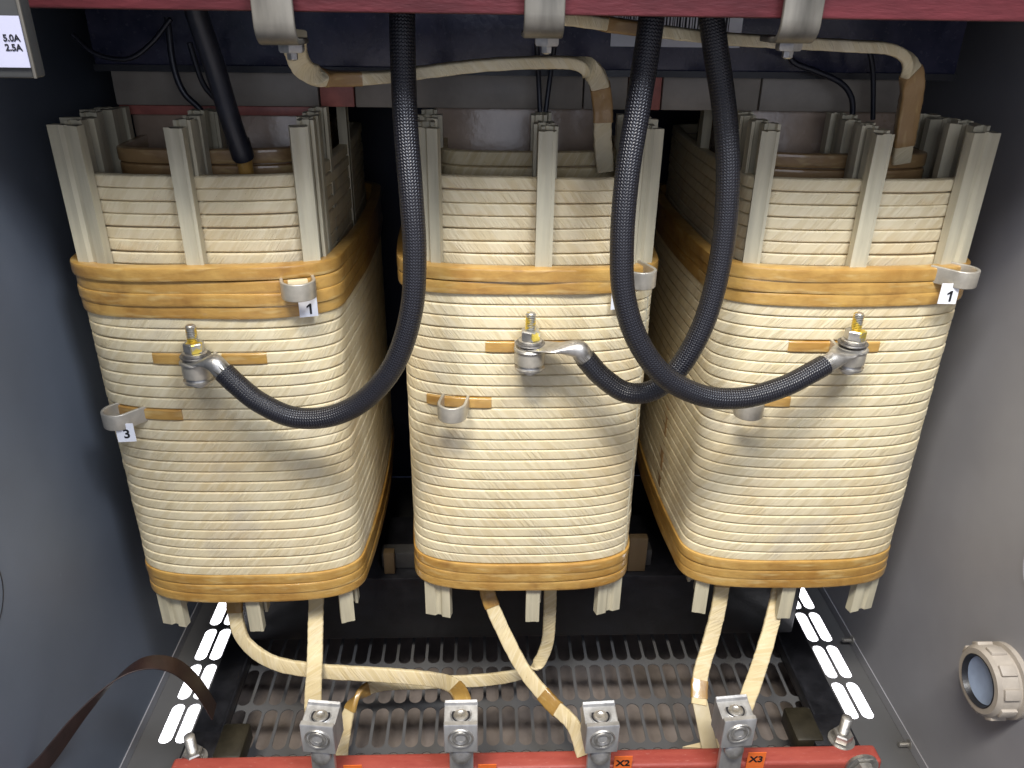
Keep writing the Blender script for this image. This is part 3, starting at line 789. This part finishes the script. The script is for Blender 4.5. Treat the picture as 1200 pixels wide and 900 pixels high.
struct(bm, 'floor', M['floor'])
# added rails blocking light under the floor, foot rails on it
for (xa, xb, lb) in ((-.3625, -.3590, 'left'), (.4585, .4620, 'right')):
    bm = bmesh.new(); box(bm, (xa, .25, .001), (xb, 1.275, FZ-.003)); 
    tag(finish(bm, 'light_block_rail', M['black'], None, False), f'added black light-blocking rail along the {lb} side under the slotted floor', 'rail')
for (xa, xb, lb) in ((-.3600, -.318, 'left'), (.412, .4600, 'right')):  # left rail widened to stand in for the shaded slots beside it
    bm = bmesh.new(); box(bm, (xa, .60, FZ+.001), (xb, 1.27, FZ+.004), .0005); box(bm, (xb-.003 if lb == 'left' else xa, .62, FZ+.0045), (xb if lb == 'left' else xa+.003, 1.27, FZ+.020), .0005)
    tag(finish(bm, 'foot_rail', M['black'], None), f'black angle rail standing beside the bright slots on the {lb} of the floor', 'rail', None)
# seam strips where the walls meet the floor
for (xa, xb, par) in ((XL, XL+.0015, wl), (XR-.0015, XR, wr)):
    bm = bmesh.new(); box(bm, (xa+.0001, .2, FZ+.0006), (xb+.0001, 1.27, FZ+.014)); finish(bm, 'wall_flange', M['wall_r'], par, False)
# foot bolts and plates near the beam ends
for (px, py, lb, ex) in ((224, 874, 'left', 0), (990, 852, 'right', .01)):
    p = at(px, py, .612)
    root = empty('foot_bolt', p, f'upright threaded bolt with nut behind the {lb} end of the bottom red beam', 'bolt', 'upright foot bolts')
    bm = bmesh.new(); pr = [(-.05,.0050)]; z = -.006
    while z < .014: pr += [(z,.0050),(z+.0007,.0058),(z+.0014,.0050)]; z += .0015
    pr += [(z,.0045),(z+.001,.003)]
    lathe(bm, p, (0,0,1), pr); finish(bm, 'bolt_shaft', M['zinc'], root)
    bm = bmesh.new(); lathe(bm, p, (0,0,1), [(-.018,.005),(-.018,.0105),(-.0165,.011),(-.009,.011),(-.0075,.0095),(-.0075,.005)], sides=6); finish(bm, 'nut', M['zinc'], root)
    bm = bmesh.new(); lathe(bm, p, (0,0,1), [(-.022,.005),(-.022,.0145),(-.0195,.0145),(-.019,.005)]); finish(bm, 'washer', M['zinc'], root)
    s = 1 if lb == 'left' else -1
    bm = bmesh.new(); box(bm, (p.x+s*.034-.016, .612, p.z-.045), (p.x+s*.034+.016, .66, p.z-.02), .004)
    tag(finish(bm, 'foot_bracket', M['olive']), f'dark olive bracket block beside the {lb} foot bolt', 'bracket', 'olive foot brackets')
    bm = bmesh.new(); box(bm, (p.x-.018 if lb=='left' else p.x-.03, .607, p.z-.030), (p.x+.03 if lb=='left' else p.x+.018, .650, p.z-.0225), .001); finish(bm, 'bracket_plate', M['black'], root)
# screws through the right wall flange
for (px, py, lb) in ((999, 750, 'farther'), (1066, 872, 'nearer')):
    p = atx(px, py, XR-.0005)
    root = empty('panel_screw', p, f'{lb} of two small screws poking in through the foot of the right grey wall', 'screw', 'small wall screws')
    bm = bmesh.new(); lathe(bm, p, (-1,0,0), [(0,.003),(0,.0062),(.0012,.0062),(.0022,.0045),(.0024,.003)]); finish(bm, 'screw_flange', M['zinc'], root)
    bm = bmesh.new(); pr = [(.0005,.0028)]; z = .002
    while z < .014: pr += [(z,.0026),(z+.0005,.0032),(z+.001,.0026)]; z += .0011
    pr += [(z,.0022)]
    lathe(bm, p, (-1,0,0), pr, 16); finish(bm, 'screw_shaft', M['zinc'], root)
# conduit fitting on the right wall
p = atx(1180, 797, XR-.0)
root = empty('conduit_fitting', p, 'round beige ribbed conduit fitting with a shiny bluish centre on the right wall', 'conduit fitting')
bm = bmesh.new(); lathe(bm, p, (-1,0,0), [(0,.027),(0,.042),(.006,.042),(.007,.037),(.010,.037),(.012,.0395),(.030,.0390),(.034,.0355),(.034,.029),(.026,.027)], 48); fr = finish(bm, 'ring_body', M['fitting'], root)
for k in range(10):
    a = 2*math.pi*k/10+.2; c = p + Vector((-.021, math.cos(a)*.0392, math.sin(a)*.0392))
    bm = bmesh.new(); box(bm, c-Vector((.009,.003,.006)), c+Vector((.009,.003,.006)), .0012, rot=Matrix.Rotation(a, 3, 'X')); finish(bm, 'grip_rib', M['fitting'], fr)
bm = bmesh.new(); lathe(bm, p, (-1,0,0), [(.020,.008),(.020,.0285),(.026,.0280),(.0290,.026),(.0275,.017),(.0265,.004)], 48); finish(bm, 'lens', M['glass'], root)
bm = bmesh.new(); lathe(bm, p, (-1,0,0), [(.025,.0262),(.0345,.0295),(.0350,.0285),(.026,.0255)], 48); finish(bm, 'inner_rim', M['black'], root)
root.scale = (.88, .88, .88)

# brown strap at lower left
path = cat([at(20,925,.50), at(52,893,.52), at(95,838,.55), at(137,795,.575), at(172,777,.59), at(205,781,.60), at(231,803,.61), at(251,834,.62)], 10)
n_ = len(path); HS = [Vector((.75,.45,-.50)).lerp(Vector((0,.98,-.12)), min(1, i/(n_*.55))) for i in range(n_)]
o = sweep(path, rrect(.019, .0014, .0005), HS, 'brown_strap', M['strap'])
tag(o, 'thin dark brown strap arching beside the left wall at the bottom left', 'strap')
# grey box with rating label, top left
p = at(42, 92, .46)
root = empty('instrument_box', p, 'grey box corner with a white current rating label at the top left of the picture', 'box')
bm = bmesh.new(); box(bm, (p.x-.16, .46, p.z), (p.x, .472, CZ+.12), .0015); finish(bm, 'box_body', M['panelgrey'], root)
bm = bmesh.new(); box(bm, (p.x-.0006, .4590, p.z), (p.x+.0010, .4605, CZ+.12), .0004); finish(bm, 'box_edge_trim', M['tinned'], root)
c = at(8, 49, .4590)
Mx = facing(c, (0,-1,0))
bm = bmesh.new(); box(bm, (-.030,-.0125,-.0003), (.0092,.0125,.0003)); bm.transform(Mx); o = finish(bm, 'rating_label', M['white_shaded'], root, False)
text('rating_text', '5.0A\n2.5A', .0046, Mx @ Matrix.Translation((.0030,-.0005,.0004)), M['ink'], o, bold=True)

# ------------------------------------------------------------------ lights
def area(name, loc, target, sx, sy, power, col):
    l = bpy.data.lights.new(name, 'AREA'); l.shape = 'RECTANGLE'; l.size = sx; l.size_y = sy; l.energy = power; l.color = col
    o = bpy.data.objects.new(name, l); COL.objects.link(o); o.location = loc
    o.rotation_euler = (Vector(target)-Vector(loc)).to_track_quat('-Z', 'Y').to_euler(); return o
area('ceiling_lamp', (-.28, -.42, CZ+1.65), (.05, .70, CZ-.35), .8, .30, 60, (1.0,.94,.83))
area('room_fill', (.42, -.05, CZ+.85), (-.10, .8, CZ-.30), .35, .3, 18, (.82,.88,1.0))
area('room_fill_front', (.10, -.60, CZ+.12), (.05, .8, CZ-.15), .9, .5, 3.6, (.80,.86,1.0))
area('room_fill_left', (-.34, -.15, CZ+.85), (.45, .7, CZ-.40), .35, .3, 8.5, (.95,.95,1.0))
for s, x in ((1, XL-.035), (-1, XR+.035)):
    area('under_floor_light', (x, .80, .055), (x+s*.08, .80, -.01), .9, .07, 2.6, (.95,.96,1.0))
w = bpy.data.worlds.new('World'); S.world = w; w.use_nodes = True
w.node_tree.nodes['Background'].inputs[0].default_value = (.26,.36,.85,1); w.node_tree.nodes['Background'].inputs[1].default_value = .14
S.view_settings.view_transform = 'Standard'; S.view_settings.look = 'None'; S.view_settings.exposure = 0; S.view_settings.gamma = 1
S.cycles.max_bounces = 6
